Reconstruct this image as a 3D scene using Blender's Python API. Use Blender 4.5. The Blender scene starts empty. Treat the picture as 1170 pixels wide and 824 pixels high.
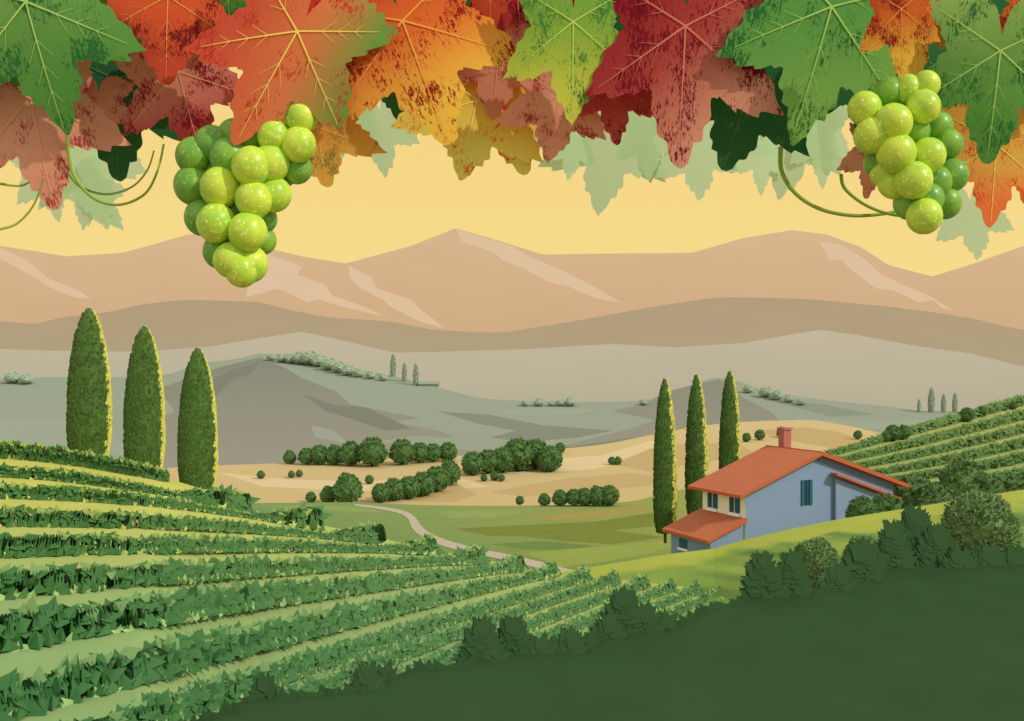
import bpy, math, random
import numpy as np
from mathutils import Vector, Matrix, noise
from mathutils.geometry import tessellate_polygon
random.seed(7)
F=1200.0; CX=585.0; CY=412.0
scene=bpy.context.scene
coll=scene.collection
scene.view_settings.view_transform='Standard'
scene.view_settings.look='None'
scene.view_settings.exposure=0

def lin1(c):
    c=c/255.0
    return c/12.92 if c<=0.04045 else ((c+0.055)/1.055)**2.4
def S(rgb,g=1.0):
    return tuple(min(0.95,lin1(c)/g) for c in rgb)+(1.0,)
def mixc(a,b,t):
    t=max(0,min(1,t))
    return tuple(a[i]*(1-t)+b[i]*t for i in range(len(a)))
def sc(c,k): return tuple(v*k for v in c[:3])+(1.0,)
def P(px,py,Y):
    return Vector(((px-CX)/F*Y, Y, (CY-py)/F*Y))
def hermite(pts,x,smooth=True):
    n=len(pts)
    if x<=pts[0][0]: return pts[0][1]
    if x>=pts[-1][0]: return pts[-1][1]
    for i in range(n-1):
        if pts[i][0]<=x<=pts[i+1][0]:
            x0,y0=pts[i]; x1,y1=pts[i+1]
            t=(x-x0)/(x1-x0)
            if not smooth: return y0+(y1-y0)*t
            def sl(k):
                if k<=0 or k>=n-1: return 0.0
                a=(pts[k][1]-pts[k-1][1])/(pts[k][0]-pts[k-1][0]); b=(pts[k+1][1]-pts[k][1])/(pts[k+1][0]-pts[k][0])
                return 0 if a*b<=0 else 2*a*b/(a+b)
            m0=sl(i)*(x1-x0); m1=sl(i+1)*(x1-x0)
            t2=t*t;t3=t2*t
            return (2*t3-3*t2+1)*y0+(t3-2*t2+t)*m0+(-2*t3+3*t2)*y1+(t3-t2)*m1

# ---------- materials
def attr_material(name,amp=0.06,nscale=0.6,transl=0.0):
    m=bpy.data.materials.new(name); m.use_nodes=True
    nt=m.node_tree; nt.nodes.clear(); N=nt.nodes; L=nt.links
    out=N.new('ShaderNodeOutputMaterial'); d=N.new('ShaderNodeBsdfDiffuse')
    at=N.new('ShaderNodeAttribute'); at.attribute_name='Col'
    oi=N.new('ShaderNodeObjectInfo')
    m1=N.new('ShaderNodeMix'); m1.data_type='RGBA'; m1.blend_type='MULTIPLY'; m1.inputs[0].default_value=1
    L.new(at.outputs['Color'],m1.inputs[6]); L.new(oi.outputs['Color'],m1.inputs[7])
    geo=N.new('ShaderNodeNewGeometry')
    no=N.new('ShaderNodeTexNoise'); no.inputs['Scale'].default_value=nscale; no.inputs['Detail'].default_value=4
    L.new(geo.outputs['Position'],no.inputs['Vector'])
    mr=N.new('ShaderNodeMapRange'); mr.inputs[1].default_value=0.3; mr.inputs[2].default_value=0.7
    mr.inputs[3].default_value=1-amp; mr.inputs[4].default_value=1+amp
    L.new(no.outputs[0],mr.inputs[0])
    vm=N.new('ShaderNodeVectorMath'); vm.operation='SCALE'
    L.new(m1.outputs[2],vm.inputs[0]); L.new(mr.outputs[0],vm.inputs['Scale'])
    L.new(vm.outputs[0],d.inputs['Color']); L.new(d.outputs[0],out.inputs[0])
    return m
M_TER=attr_material('terrain_surface',0.015,0.004)
M_GRASS=attr_material('grass_surface',0.05,0.35)
M_FOL=attr_material('foliage_surface',0.06,1.2)

def flat_material(name,col,amp=0.04,scale=2.0,rough=0.9,spec=0.1):
    m=bpy.data.materials.new(name); m.use_nodes=True
    nt=m.node_tree; N=nt.nodes; L=nt.links
    b=N['Principled BSDF']; b.inputs['Roughness'].default_value=rough; b.inputs['Specular IOR Level'].default_value=spec
    tc=N.new('ShaderNodeTexCoord')
    no=N.new('ShaderNodeTexNoise'); no.inputs['Scale'].default_value=scale
    L.new(tc.outputs['Object'],no.inputs['Vector'])
    mx=N.new('ShaderNodeMix'); mx.data_type='RGBA'
    mx.inputs[6].default_value=tuple(c*(1-amp*2) for c in col[:3])+(1,)
    mx.inputs[7].default_value=tuple(min(1,c*(1+amp*2)) for c in col[:3])+(1,)
    L.new(no.outputs[0],mx.inputs[0])
    L.new(mx.outputs[2],b.inputs['Base Color'])
    return m

def link(o,parent=None):
    coll.objects.link(o)
    if parent is not None: o.parent=parent
    return o
def mesh_obj(name,verts,faces,cols=None,mat=None,parent=None,smooth=False,mats=None,midx=None):
    me=bpy.data.meshes.new(name)
    me.from_pydata([tuple(v) for v in verts],[],faces)
    if cols is not None:
        ca=me.color_attributes.new('Col','FLOAT_COLOR','POINT')
        arr=np.array([tuple(c[:3])+(1.0,) for c in cols],dtype=np.float32).ravel()
        ca.data.foreach_set('color',arr)
    if mats:
        for mm in mats: me.materials.append(mm)
    elif mat: me.materials.append(mat)
    if midx is not None: me.polygons.foreach_set('material_index',midx)
    if smooth: me.polygons.foreach_set('use_smooth',[True]*len(me.polygons))
    me.update()
    o=bpy.data.objects.new(name,me)
    return link(o,parent)
def tag(o,label=None,cat=None,group=None,kind=None):
    if label:o['label']=label
    if cat:o['category']=cat
    if group:o['group']=group
    if kind:o['kind']=kind
    return o

# ---------- terrain layers
class Plane:
    def __init__(s,pA,YA,pB,YB):
        zA=(CY-pA)/F*YA; zB=(CY-pB)/F*YB
        s.s=(zA-zB)/(YA-YB); s.c=zA-s.s*YA
    def __call__(s,px,py):
        return s.c/((CY-py)/F-s.s)
def terrain(name,ridge,depth,bottom,colfn,patches=(),smooth=True,step=6,rows=12,x0=-260,x1=1430,mat=None,label='',cat='hill',back=(1.12,0.05),off=0.9999):
    V=[];Fc=[];C=[]
    xs=list(np.arange(x0,x1+1,step))
    nr=rows+3
    for px in xs:
        top=hermite(ridge,px,smooth)
        bot=bottom(px) if callable(bottom) else bottom
        bot=max(bot,top+4)
        p=P(px,top,depth(px,top))
        c=colfn(px,top)
        zb_=p.z*back[0] if p.z<0 else p.z
        V.append(Vector((p.x*back[0]*1.1,p.y*back[0]*1.1,zb_*(1.1 if p.z<0 else 1)-back[1]*p.y*3))); C.append(c)
        V.append(Vector((p.x*back[0],p.y*back[0],zb_-back[1]*p.y))); C.append(c)
        for j in range(rows+1):
            py=top+(bot-top)*j/rows
            V.append(P(px,py,depth(px,py))); C.append(colfn(px,py))
    for i in range(len(xs)-1):
        for j in range(nr-1):
            a=i*nr+j
            Fc.append((a,a+1,a+nr+1,a+nr))
    for li,(poly,col) in enumerate(patches):
        of=1-(1-off)*(1+.35*li)
        pts=[P(x,y,depth(x,y)*of) for x,y in poly]
        tris=tessellate_polygon([[Vector((x,y,0)) for x,y in poly]])
        b=len(V)
        V+=pts
        C+=[col(x,y) if callable(col) else col for x,y in poly]
        Fc+=[(b+t[0],b+t[1],b+t[2]) for t in tris]
    o=mesh_obj(name,V,Fc,C,mat or M_TER)
    tag(o,label,cat,kind='structure')
    return o
def G(g): return lambda *rgb: S(rgb,g)

D1=Plane(262,6000,390,4500); T=G(1.22)
R1=[(-260,300),(-120,268),(0,281),(40,287),(75,293),(140,289),(180,278),(215,268),(245,266),(300,282),(345,293),(395,301),(470,281),(520,261),(560,272),(620,291),(680,290),(790,289),(850,272),(905,263),(945,268),(985,283),(1015,303),(1065,316),(1110,302),(1170,281),(1300,262),(1430,300)]
lit_facet=T(224,196,166)  # sunlit slope facets, painted as paler polygons on the range
pat1=[([(0,283),(30,297),(55,318),(92,333),(104,342),(85,340),(60,330),(40,318),(18,305),(0,296)],lit_facet),
([(300,288),(345,305),(340,314),(372,326),(380,338),(420,352),(440,362),(395,352),(362,342),(352,346),(318,330),(280,340),(286,318),(298,305)],lit_facet),
([(398,303),(425,318),(430,329),(470,343),(478,352),(510,376),(480,368),(448,352),(438,343),(412,330),(400,318)],lit_facet),
([(520,262),(560,274),(585,281),(600,291),(640,308),(672,324),(712,347),(680,341),(650,328),(625,322),(600,308),(575,298),(560,287),(528,277)],lit_facet),
([(935,276),(960,279),(975,288),(990,298),(1005,312),(1030,325),(1062,338),(1090,356),(1075,352),(1066,343),(1050,346),(1020,332),(1000,330),(985,318),(968,305),(962,297),(948,298)],lit_facet)]
terrain('mountain',R1,D1,398,lambda x,y:mixc(T(216,185,149),T(210,176,139),(y-265)/120),pat1,smooth=False,label='pale tan mountain range with painted sunlit facets',cat='mountain',back=(1.15,.06))
D2=Plane(340,3600,410,2900); T=G(1.14)
R2=[(-260,350),(-100,362),(0,367),(38,370),(70,363),(120,357),(170,347),(215,343),(290,345),(335,355),(380,363),(440,367),(500,377),(565,380),(620,373),(700,359),(770,347),(830,340),(900,341),(980,347),(1060,356),(1110,364),(1165,376),(1300,390),(1430,370)]
terrain('mountain_ridge',R2,D2,440,lambda x,y:mixc(T(174,156,128),T(174,158,130),(y-340)/60),(),label='brown bare mountain ridge below the pale range',cat='mountain')
D3=Plane(377,2300,475,1500); T=G(1.0)
R3=[(-260,420),(-120,410),(0,399),(70,401),(160,402),(240,396),(300,386),(345,379),(400,391),(450,403),(500,402),(600,399),(700,393),(770,397),(850,392),(900,383),(937,377),(980,383),(1050,396),(1110,404),(1165,418),(1300,425),(1430,415)]
terrain('hill_range',R3,D3,500,lambda x,y:mixc(T(180,172,152),T(170,166,146),(y-380)/80),(),smooth=False,label='hazy grey-brown hills',cat='hill')
D4=Plane(404,1250,540,700); T=G(1.0)
R4=[(-260,425),(-100,432),(0,433),(50,431),(120,431),(190,428),(225,416),(270,410),(300,404),(345,408),(400,420),(450,430),(505,444),(560,456),(640,459),(700,459),(750,456),(790,440),(820,432),(845,436),(875,447),(950,458),(1010,464),(1060,470),(1165,471),(1300,460),(1430,465)]
def gd(x,y): return mixc(S((130,132,117)),S((146,144,128)),(y-420)/115)
gm=T(122,125,110)
pat4=[([(180,445),(215,432),(250,420),(297,408),(325,420),(345,432),(385,448),(400,462),(440,470),(480,478),(450,482),(500,492),(520,500),(470,498),(430,505),(500,512),(640,522),(640,545),(150,545),(150,490),(200,470)],gd),
([(500,470),(560,474),(620,486),(700,492),(660,500),(600,505),(560,500),(590,492),(545,484)],T(128,134,116)),
([(700,470),(735,462),(760,448),(800,438),(822,433),(850,455),(880,470),(900,490),(800,510),(700,520),(640,510),(720,490),(750,480)],gd),
([(880,458),(940,462),(1000,474),(950,476)],T(134,143,124)),
([(230,440),(262,424),(297,413),(285,428),(262,436),(248,452),(232,470),(222,460)],gm),
([(345,450),(380,462),(420,466),(470,490),(440,492),(400,478),(372,470)],gm),
([(360,500),(400,508),(380,492),(355,486)],T(150,155,138)),
([(0,480),(60,478),(120,484),(150,520),(0,530)],T(150,159,140)),
([(560,470),(620,466),(690,468),(660,474),(600,476)],T(150,159,140)),
([(900,478),(980,482),(1060,480),(1164,488),(1164,494),(1050,492),(960,490)],T(150,159,140)),
([(640,512),(720,500),(800,500),(860,490),(900,496),(820,508),(740,520),(640,524)],T(128,130,115)),
]
terrain('hillside',R4,D4,560,lambda x,y:mixc(T(146,157,136),T(146,154,134),(y-410)/90),pat4,smooth=True,label='grey-green hillside with darker woods',cat='hill')

D5=Plane(480,480,590,250); T=G(1.1)
R5=[(-260,535),(150,536),(245,532),(330,529),(420,524),(520,521),(600,516),(680,509),(745,497),(800,487),(850,482),(920,480),(965,486),(1010,496),(1050,505),(1165,505),(1430,500)]
be=T(210,187,136); bd=T(195,170,118); bl=T(220,200,152)
pat5=[([(250,540),(330,548),(420,550),(520,545),(560,556),(480,562),(380,560),(300,556)],bl),
([(560,562),(640,548),(720,540),(760,545),(740,556),(660,560),(600,568)],bd),
([(520,535),(600,542),(680,536),(745,520),(760,505),(745,503),(690,520),(600,527)],bl),
([(860,492),(920,488),(960,494),(990,505),(950,512),(900,503)],bd),
([(470,556),(520,552),(545,565),(520,574),(470,572),(440,568)],bd),
([(700,530),(745,512),(800,505),(850,510),(870,522),(800,528),(745,540)],bd),]
terrain('field',R5,D5,600,lambda x,y:mixc(be,T(204,182,128),(y-485)/90),pat5,label='dry beige rolling fields',cat='field',back=(1.1,.03))
D6=Plane(555,270,665,140); T=G(1.05)
R6=[(-260,572),(200,573),(270,575),(400,574),(480,577),(560,578),(660,577),(720,573),(750,566),(800,556),(900,548),(1430,540)]
def c6(x,y):
    a=mixc(T(122,150,94),T(150,156,88),(x-300)/420)
    b=mixc(T(112,142,84),T(130,148,78),(x-300)/420)
    return mixc(a,b,(y-575)/70)
og=T(122,132,64)
pat6=[([(520,604),(600,600),(680,596),(745,586),(760,600),(700,606),(760,614),(700,622),(640,618),(600,613),(555,612)],og),
([(600,590),(650,586),(740,578),(740,584),(680,592),(630,595)],T(160,150,84)),
([(600,632),(660,627),(720,622),(760,618),(770,624),(745,632),(690,642),(640,648)],T(146,160,80)),
([(300,578),(360,577),(420,580),(440,586),(380,584)],T(138,160,94)),
([(500,585),(560,582),(600,585),(560,592),(515,592)],T(142,160,92)),
([(560,622),(620,618),(680,624),(640,628),(600,628)],T(112,136,74)),]
terrain('meadow',R6,D6,720,c6,pat6,label='green valley meadow with olive streaks',cat='meadow',mat=M_GRASS,back=(1.08,.02))
rd=[(405,577,3),(432,580,4),(458,585,5.5),(470,592,7),(476,602,9),(488,612,9),(510,621,9),(545,630,9),(580,637,9),(625,648,10),(660,658,11)]
V=[];Fc=[];C=[]
N=60
def rdp(t):
    k=t*(len(rd)-1); i=min(int(k),len(rd)-2); f=k-i
    p=[rd[max(0,i-1)],rd[i],rd[i+1],rd[min(len(rd)-1,i+2)]]
    return [0.5*((2*p[1][q])+(-p[0][q]+p[2][q])*f+(2*p[0][q]-5*p[1][q]+4*p[2][q]-p[3][q])*f*f+(-p[0][q]+3*p[1][q]-3*p[2][q]+p[3][q])*f**3) for q in range(3)]
for i in range(N+1):
    x,y,w=rdp(i/N)
    x2,y2,_=rdp(min(1,i/N+.01)); x1_,y1_,_=rdp(max(0,i/N-.01))
    dx,dy=x2-x1_,y2-y1_; l=math.hypot(dx,dy); nx,ny=-dy/l,dx/l
    w*=0.62*(0.55+0.45*abs(nx))
    for s in(-1,1):
        X,Y_=x+nx*w*s,y+ny*w*s
        V.append(P(X,Y_,D6(X,Y_)*0.998)); C.append(T(188,178,156))
for i in range(N): Fc.append((2*i,2*i+1,2*i+3,2*i+2))
tag(mesh_obj('road',V,Fc,C,M_TER),'winding pale dirt road through the meadow','road',kind='structure')

# house hill
RM=[(-260,900),(560,700),(600,672),(640,654),(700,644),(765,633),(815,627),(850,617),(905,604),(960,593),(1060,577),(1165,560),(1300,545),(1430,540)]
T=G(1.15)
def DM(x,y): return 80-0.2*(y-hermite(RM,x,False))
def cM(x,y):
    r=hermite(RM,x,False); t=(y-r)
    top=T(176,186,84)
    body=mixc(T(138,164,76),T(126,152,82),(x-760)/300)
    low=mixc(T(124,154,78),T(104,134,82),(x-800)/300)
    st=noise.noise(Vector((x*.006+y*.02,y*.09-x*.012,2)))
    edge=9+7*st+min(12,max(0,(x-840)*.06))
    c=mixc(top,mixc(body,low,(t-20)/60),(t-edge)/5)
    if st>.1 and t>20: c=mixc(c,T(150,172,84),(st-.1)*3)
    if st<-.12 and t>12: c=mixc(c,T(108,136,72),(-st-.12)*3)
    return c
terrain('hilltop_meadow',RM,DM,lambda x:hermite(RM,x,False)+130,cM,(),smooth=False,x0=580,step=4,rows=44,label='bright green grassy hill beside the farmhouse',cat='meadow',mat=M_GRASS,back=(1.4,.004))

DT=Plane(462,190,570,115); T=G(1.1)
RT=[(900,560),(935,535),(955,520),(1000,505),(1060,489),(1110,475),(1165,461),(1250,440),(1430,420)]
terrain('vineyard_slope',RT,DT,600,lambda x,y:mixc(T(176,180,108),T(150,168,92),(y-470)/90),(),smooth=False,x0=900,label='light grassy slope planted with vines',cat='slope',mat=M_GRASS,back=(1.1,.05))

CR=[(-260,512),(0,512),(70,513),(110,522),(150,532),(190,546),(240,562),(290,583),(400,607),(480,625),(560,641),(640,656),(740,666),(850,679),(900,690)]
HH=[(-260,7.0),(150,7.0),(300,9.0),(450,11.2),(640,14.0),(850,16.0),(1000,17)]
def DV(x,y): return 1200*hermite(HH,x)/(y-412)
T=G(1.08)
def cV(x,y):
    a=mixc(T(204,202,102),T(180,192,106),(x-150)/450)
    b=mixc(T(148,178,114),T(150,172,110),(x)/500)
    b=mixc(b,T(166,182,102),(x-500)/200)
    return mixc(a,b,(y-550)/150)
terrain('vineyard_ground',CR,DV,lambda x:930 if x<600 else 860,cV,(),x1=900,rows=40,label='light green grassy ground between vine rows',cat='ground',mat=M_GRASS,back=(1.15,.05))
me=mesh_obj('ground',[(-20000,-3000,-150),(20000,-3000,-150),(20000,20000,-150),(-20000,20000,-150)],[(0,1,2,3)],[T(150,140,110)]*4,M_TER)
tag(me,'wide valley ground','ground',kind='structure')

# ---------- foliage helpers
class Buf:
    def __init__(s): s.V=[];s.F=[];s.C=[]
    def leaf(s,p,d,n,size,col,w=0.45):
        d=d.normalized(); side=d.cross(n)
        if side.length<1e-4: side=Vector((1,0,0))
        side.normalize(); b=len(s.V)
        s.V+=[p-d*size*.3,p+side*size*w+d*size*.1,p+d*size,p-side*size*w+d*size*.1]
        s.C+=[col]*4; s.F.append((b,b+1,b+2,b+3))
    def obj(s,name,mat,parent=None): return mesh_obj(name,s.V,s.F,s.C,mat,parent)
def rv(): return Vector((random.gauss(0,1),random.gauss(0,1),random.gauss(0,1))).normalized()
def jit(c,a=.12):
    k=1+random.uniform(-a,a); return tuple(v*k for v in c[:3])+(1,)
SOFT=Vector((.15,-.55,.62))

def bez(p,t): return tuple((1-t)**2*p[0][k]+2*t*(1-t)*p[1][k]+t*t*p[2][k] for k in(0,1))
def vine_rows(rows,depth,colfn,grassfn,t0,label,group,hf=.46,wf=.40,lf=.30,n=220,tuft=True,first_k=1.0,topfn=None):
    samp=[[bez(r,t0+(1-t0)*i/n) for i in range(n+1)] for r in rows]
    TB=Buf()
    prof=[(-1,-.15),(-1,.45),(-.6,.88),(.0,1),(.6,.88),(1,.45),(1,-.15)]
    m=len(prof)
    for ri,sm in enumerate(samp):
        nb=[k for k in(ri-1,ri+1) if 0<=k<len(samp)]
        arrs=[np.array(samp[k]) for k in nb]
        fk=first_k if ri==0 else 1.0
        B=Buf(); first=True
        pts=[P(x,y,depth(x,y)) for x,y in sm]
        for i in range(n+1):
            x,y=sm[i]
            spx=sum(float(np.min(np.hypot(a[:,0]-x,a[:,1]-y))) for a in arrs)/len(arrs)
            k=pts[i].y/F
            h=fk*spx*hf*k*(1+.22*noise.noise(pts[i]*0.7)); w=spx*wf*k; ls=max(spx,9)*lf*k
            a=pts[max(0,i-1)]; b=pts[min(n,i+1)]
            tan=(b-a); tan.z=0; tan.normalize(); side=Vector((tan.y,-tan.x,0))
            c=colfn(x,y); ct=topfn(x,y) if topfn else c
            for (u,v) in prof:
                B.V.append(pts[i]+side*u*w*.5+Vector((0,0,v*h))); B.C.append(sc(c,.98))
            if not first:
                o=len(B.V)-2*m
                for j in range(m-1): B.F.append((o+j,o+j+1,o+m+j+1,o+m+j))
            first=False
            if i<n:
                b=pts[i+1]; L=(b-pts[i]).length
                kk=L/ls*8; cnt=int(kk)+(1 if random.random()<kk-int(kk) else 0)
                for _ in range(cnt):
                    p=pts[i].lerp(b,random.random()); ang=random.uniform(-.1,math.pi+.1)
                    nrm=side*math.cos(ang)+Vector((0,0,math.sin(ang)))
                    q=p+side*math.cos(ang)*w*.5+Vector((0,0,max(0.05*h,math.sin(ang)*h*.93)))
                    d=nrm*.5+tan*random.uniform(-1,1)+Vector((0,0,random.uniform(-.5,.6)))
                    nn=nrm*.15+SOFT+rv()*.05
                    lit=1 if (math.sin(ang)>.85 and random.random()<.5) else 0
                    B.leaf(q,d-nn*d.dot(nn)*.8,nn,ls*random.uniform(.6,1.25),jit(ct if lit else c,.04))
                if tuft:
                    kk=L/ls*1.5; cnt=int(kk)+(1 if random.random()<kk-int(kk) else 0)
                    sd=side if side.y<0 else -side
                    for _ in range(cnt):
                        p=pts[i].lerp(b,random.random())+sd*(w*.5)+Vector((0,0,h*.12))
                        d=sd*.8+tan*random.uniform(-1.2,1.2)+Vector((0,0,-.12))
                        B.leaf(p,d,SOFT+rv()*.1,ls*random.uniform(.7,1.4),jit(c,.04))
                    if random.random()<L/ls*.6:
                        g=grassfn(x,y)
                        p=pts[i]+sd*(w*.55+ls*random.uniform(.0,.5))
                        for _ in range(3):
                            TB.leaf(p+tan*random.uniform(-.5,.5)*ls,tan*random.uniform(-1,1)+Vector((0,0,random.uniform(.1,.7))),SOFT+rv()*.1,ls*random.uniform(.5,.95),jit(g,.03),w=.35)
        o=B.obj('vine_row',M_FOL); tag(o,label,'vine row',group)
    if tuft:
        o=TB.obj('grass',M_FOL); tag(o,'light green grass tufts at the foot of the vine rows','grass',kind='stuff')
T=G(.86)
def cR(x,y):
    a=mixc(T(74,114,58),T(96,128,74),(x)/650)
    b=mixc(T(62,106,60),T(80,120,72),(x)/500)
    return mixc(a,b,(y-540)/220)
def cLitTop(x,y): return mixc(cR(x,y),cV(x,y),.42)  # sunlit row tops put into colour: paler mix for the upper leaves
def cVg(x,y): return sc(cV(x,y),1.02)
st_=[(-60,522),(-60,544),(-60,569),(-60,600),(-60,638),(-60,688),(-60,752),(-60,836),(30,880),(140,890),(245,888),(348,880),(445,864),(537,845),(624,824),(705,802),(780,782)]
en_=[(192,551),(285,589),(365,606),(435,622),(494,633),(548,643),(594,651),(632,657),(668,662),(703,666),(736,670),(767,674),(796,677),(822,680),(845,683),(866,687),(884,692)]
rows=[]
for i,(a,b) in enumerate(zip(st_,en_)):
    t=.60; mx_=a[0]+(b[0]-a[0])*t; my_=a[1]+(b[1]-a[1])*t
    my_+= -8 if i>4 else (-14 if i<4 else -10)
    if i==0: mx_,my_=60,520
    if i==1: mx_,my_=105,541
    if i==2: mx_,my_=150,565
    if i>8: mx_-=6; my_-=12
    rows.append((a,(mx_,my_),b))
vine_rows(rows,DV,cR,cVg,-.12,'leafy green row of grape vines on the slope','vine rows in the near vineyard',hf=.56,wf=.48,lf=.27,first_k=1.5,topfn=cLitTop,n=200)
T=G(.9)
def cT(x,y): return mixc(T(104,130,74),T(92,120,68),(y-470)/80)
rT=[((945,522),(1050,494),(1230,446)),((955,530),(1070,506),(1230,462)),((970,537),(1085,518),(1230,478)),((985,545),(1100,530),(1230,495)),((1000,553),(1120,543),(1230,512)),((1020,563),(1130,556),(1230,530)),((1040,573),(1140,569),(1230,549))]
vine_rows(rT,DT,cT,cT,0,'distant row of green grape vines on the slope','vine rows on the slope behind the farmhouse',hf=.62,wf=.5,lf=.30,n=110,tuft=False)

# ---------- trees
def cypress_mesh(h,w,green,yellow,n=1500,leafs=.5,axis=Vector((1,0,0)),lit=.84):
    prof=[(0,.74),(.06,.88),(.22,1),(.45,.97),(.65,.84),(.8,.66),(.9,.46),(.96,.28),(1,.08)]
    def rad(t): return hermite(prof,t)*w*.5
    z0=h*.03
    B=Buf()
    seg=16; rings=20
    def cc(nr,t): return yellow if nr.dot(axis)>lit+.10*noise.noise(Vector((t*40,0,w))) else green  # sun-side rim light put into the leaf colour as yellow
    for j in range(rings+1):
        t=j/rings
        for k in range(seg):
            a=2*math.pi*k/seg; r=rad(t)*.93*(1+.06*noise.noise(Vector((math.cos(a)*2,math.sin(a)*2,t*12))))
            B.V.append(Vector((math.cos(a)*r,math.sin(a)*r,z0+t*(h-z0))))
            B.C.append(sc(green,.95))
    for j in range(rings):
        for k in range(seg):
            B.F.append((j*seg+k,j*seg+(k+1)%seg,(j+1)*seg+(k+1)%seg,(j+1)*seg+k))
    for _ in range(n):
        t=random.random()**1.1
        a=random.uniform(0,2*math.pi); r=rad(t)
        if random.random()>(r/(w*.5))*.85+.15: continue
        nr=Vector((math.cos(a),math.sin(a),0))
        p=Vector((math.cos(a)*r*.96,math.sin(a)*r*.96,z0+t*(h-z0)*.99))
        d=Vector((0,0,1))+nr*random.uniform(.1,.6)+rv()*.15
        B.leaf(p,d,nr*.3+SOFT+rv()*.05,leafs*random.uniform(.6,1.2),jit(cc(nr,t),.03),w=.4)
    return B
def trunk_buf(h,r0,r1,col,seg=8,limbs=()):
    B=Buf()
    def tube(a,b,ra,rb):
        o=len(B.V); ax=(b-a).normalized(); s=ax.orthogonal().normalized(); t=ax.cross(s)
        for (c,r) in((a,ra),(a.lerp(b,.5),(ra+rb)/2),(b,rb)):
            for k in range(seg):
                an=2*math.pi*k/seg; B.V.append(c+s*math.cos(an)*r+t*math.sin(an)*r); B.C.append(col)
        for j in range(2):
            for k in range(seg): B.F.append((o+j*seg+k,o+j*seg+(k+1)%seg,o+(j+1)*seg+(k+1)%seg,o+(j+1)*seg+k))
    tube(Vector((0,0,-.12*h)),Vector((0,0,h)),r0,r1)
    for d in limbs: tube(Vector((0,0,h*.6)),Vector(d),r1*.8,r1*.3)
    return B
T=G(.9)
brown=T(96,84,58); cg=T(86,114,58); cy_sunlit=S((214,206,98),.78)  # yellow is rim light painted onto the crowns
def cypress(px,base,top,wpx,Y,label,group,axis,n=3200,lit=.84):
    k=Y/F; h=(base-top)*k; w=wpx*k
    e=bpy.data.objects.new('cypress_tree',None); e.location=P(px,base,Y); link(e)
    tag(e,label,'tree',group)
    cypress_mesh(h,w,cg,cy_sunlit,n,leafs=h*.020,axis=axis,lit=lit).obj('crown',M_FOL,e)
    trunk_buf(h*.3,w*.07,w*.05,brown).obj('trunk',M_FOL,e)
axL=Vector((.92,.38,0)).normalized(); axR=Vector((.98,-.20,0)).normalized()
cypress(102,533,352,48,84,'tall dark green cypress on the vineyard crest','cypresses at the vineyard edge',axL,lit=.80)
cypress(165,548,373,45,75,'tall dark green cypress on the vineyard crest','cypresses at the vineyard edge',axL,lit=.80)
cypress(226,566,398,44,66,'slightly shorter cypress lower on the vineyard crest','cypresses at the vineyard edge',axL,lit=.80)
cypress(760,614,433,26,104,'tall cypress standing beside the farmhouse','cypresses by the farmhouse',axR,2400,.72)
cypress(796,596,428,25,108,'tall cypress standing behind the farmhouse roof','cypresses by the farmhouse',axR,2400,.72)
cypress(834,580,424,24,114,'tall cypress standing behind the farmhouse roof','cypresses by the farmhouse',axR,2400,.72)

def bush_buf(seed,col,n=420,leafs=.11,w=.46,pointy=0.0,trunk=True,soft=1.0,jt=.06,nk=.4,core=.93):
    rnd=random.Random(seed); B=Buf()
    off=Vector((seed*3.7,1.3,0))
    def R(d):
        return 1+.16*noise.noise(d*1.6+off)+.08*noise.noise(d*4+off)
    def pos(d,k=1.0):
        r=R(d)*k
        z=d.z*r
        zz=.52+z*.48 if z>0 else .52+z*.44
        f=1-pointy*max(0,z)
        if z<0: f*=1.0+.12*(-z)
        return Vector((d.x*r*w*f,d.y*r*w*f,zz))
    st=12;sg=18
    for j in range(st+1):
        ph=math.pi*j/st
        for k in range(sg):
            a=2*math.pi*k/sg
            d=Vector((math.sin(ph)*math.cos(a),math.sin(ph)*math.sin(a),math.cos(ph)))
            B.V.append(pos(d,core)); B.C.append(sc(col,.95))
    for j in range(st):
        for k in range(sg): B.F.append((j*sg+k,j*sg+(k+1)%sg,(j+1)*sg+(k+1)%sg,(j+1)*sg+k))
    for _ in range(n):
        d=rv(); p=pos(d,rnd.uniform(.9,1.0))
        dd=d*.8+Vector((0,0,.35))+rv()*.6
        B.leaf(p,dd,d*nk+Vector((.1,-.4,.6))*soft+rv()*.10,leafs*rnd.uniform(.6,1.2),jit(col,jt))
    if trunk:
        tb=trunk_buf(.3,.05,.035,brown)
        o=len(B.V); B.V+=tb.V; B.C+=tb.C; B.F+=[tuple(i+o for i in f) for f in tb.F]
    return B
variants=[]; hazev=[]
for s in range(5):
    me_o=bush_buf(s+1,(1,1,1),n=620,leafs=.085,pointy=.25 if s%2 else .15,nk=.2,jt=.04).obj('tmp',M_FOL)
    variants.append(me_o.data); bpy.data.objects.remove(me_o)
for s in range(3):
    me_o=bush_buf(s+11,(1,1,1),n=260,leafs=.10,pointy=.2,nk=.3,core=.97,jt=.02,trunk=False).obj('tmp',M_FOL)
    hazev.append(me_o.data); bpy.data.objects.remove(me_o)
def small_tree(px,base,hpx,depth,col,name='tree',label='',group=None,wide=1.0,cat='tree',pool=None):
    Y=depth(px,base) if callable(depth) else depth
    h=hpx*Y/F*1.05
    o=bpy.data.objects.new(name,random.choice(pool or variants)); o.location=P(px,base+hpx*.04,Y)
    o.scale=(h*wide,h*wide,h); o.rotation_euler=(0,0,random.uniform(-.3,.3)); o.color=col
    link(o); tag(o,label,cat,group); return o
T=G(.82)
tg=T(84,114,64)
gA='rows of round trees in the fields'
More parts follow.
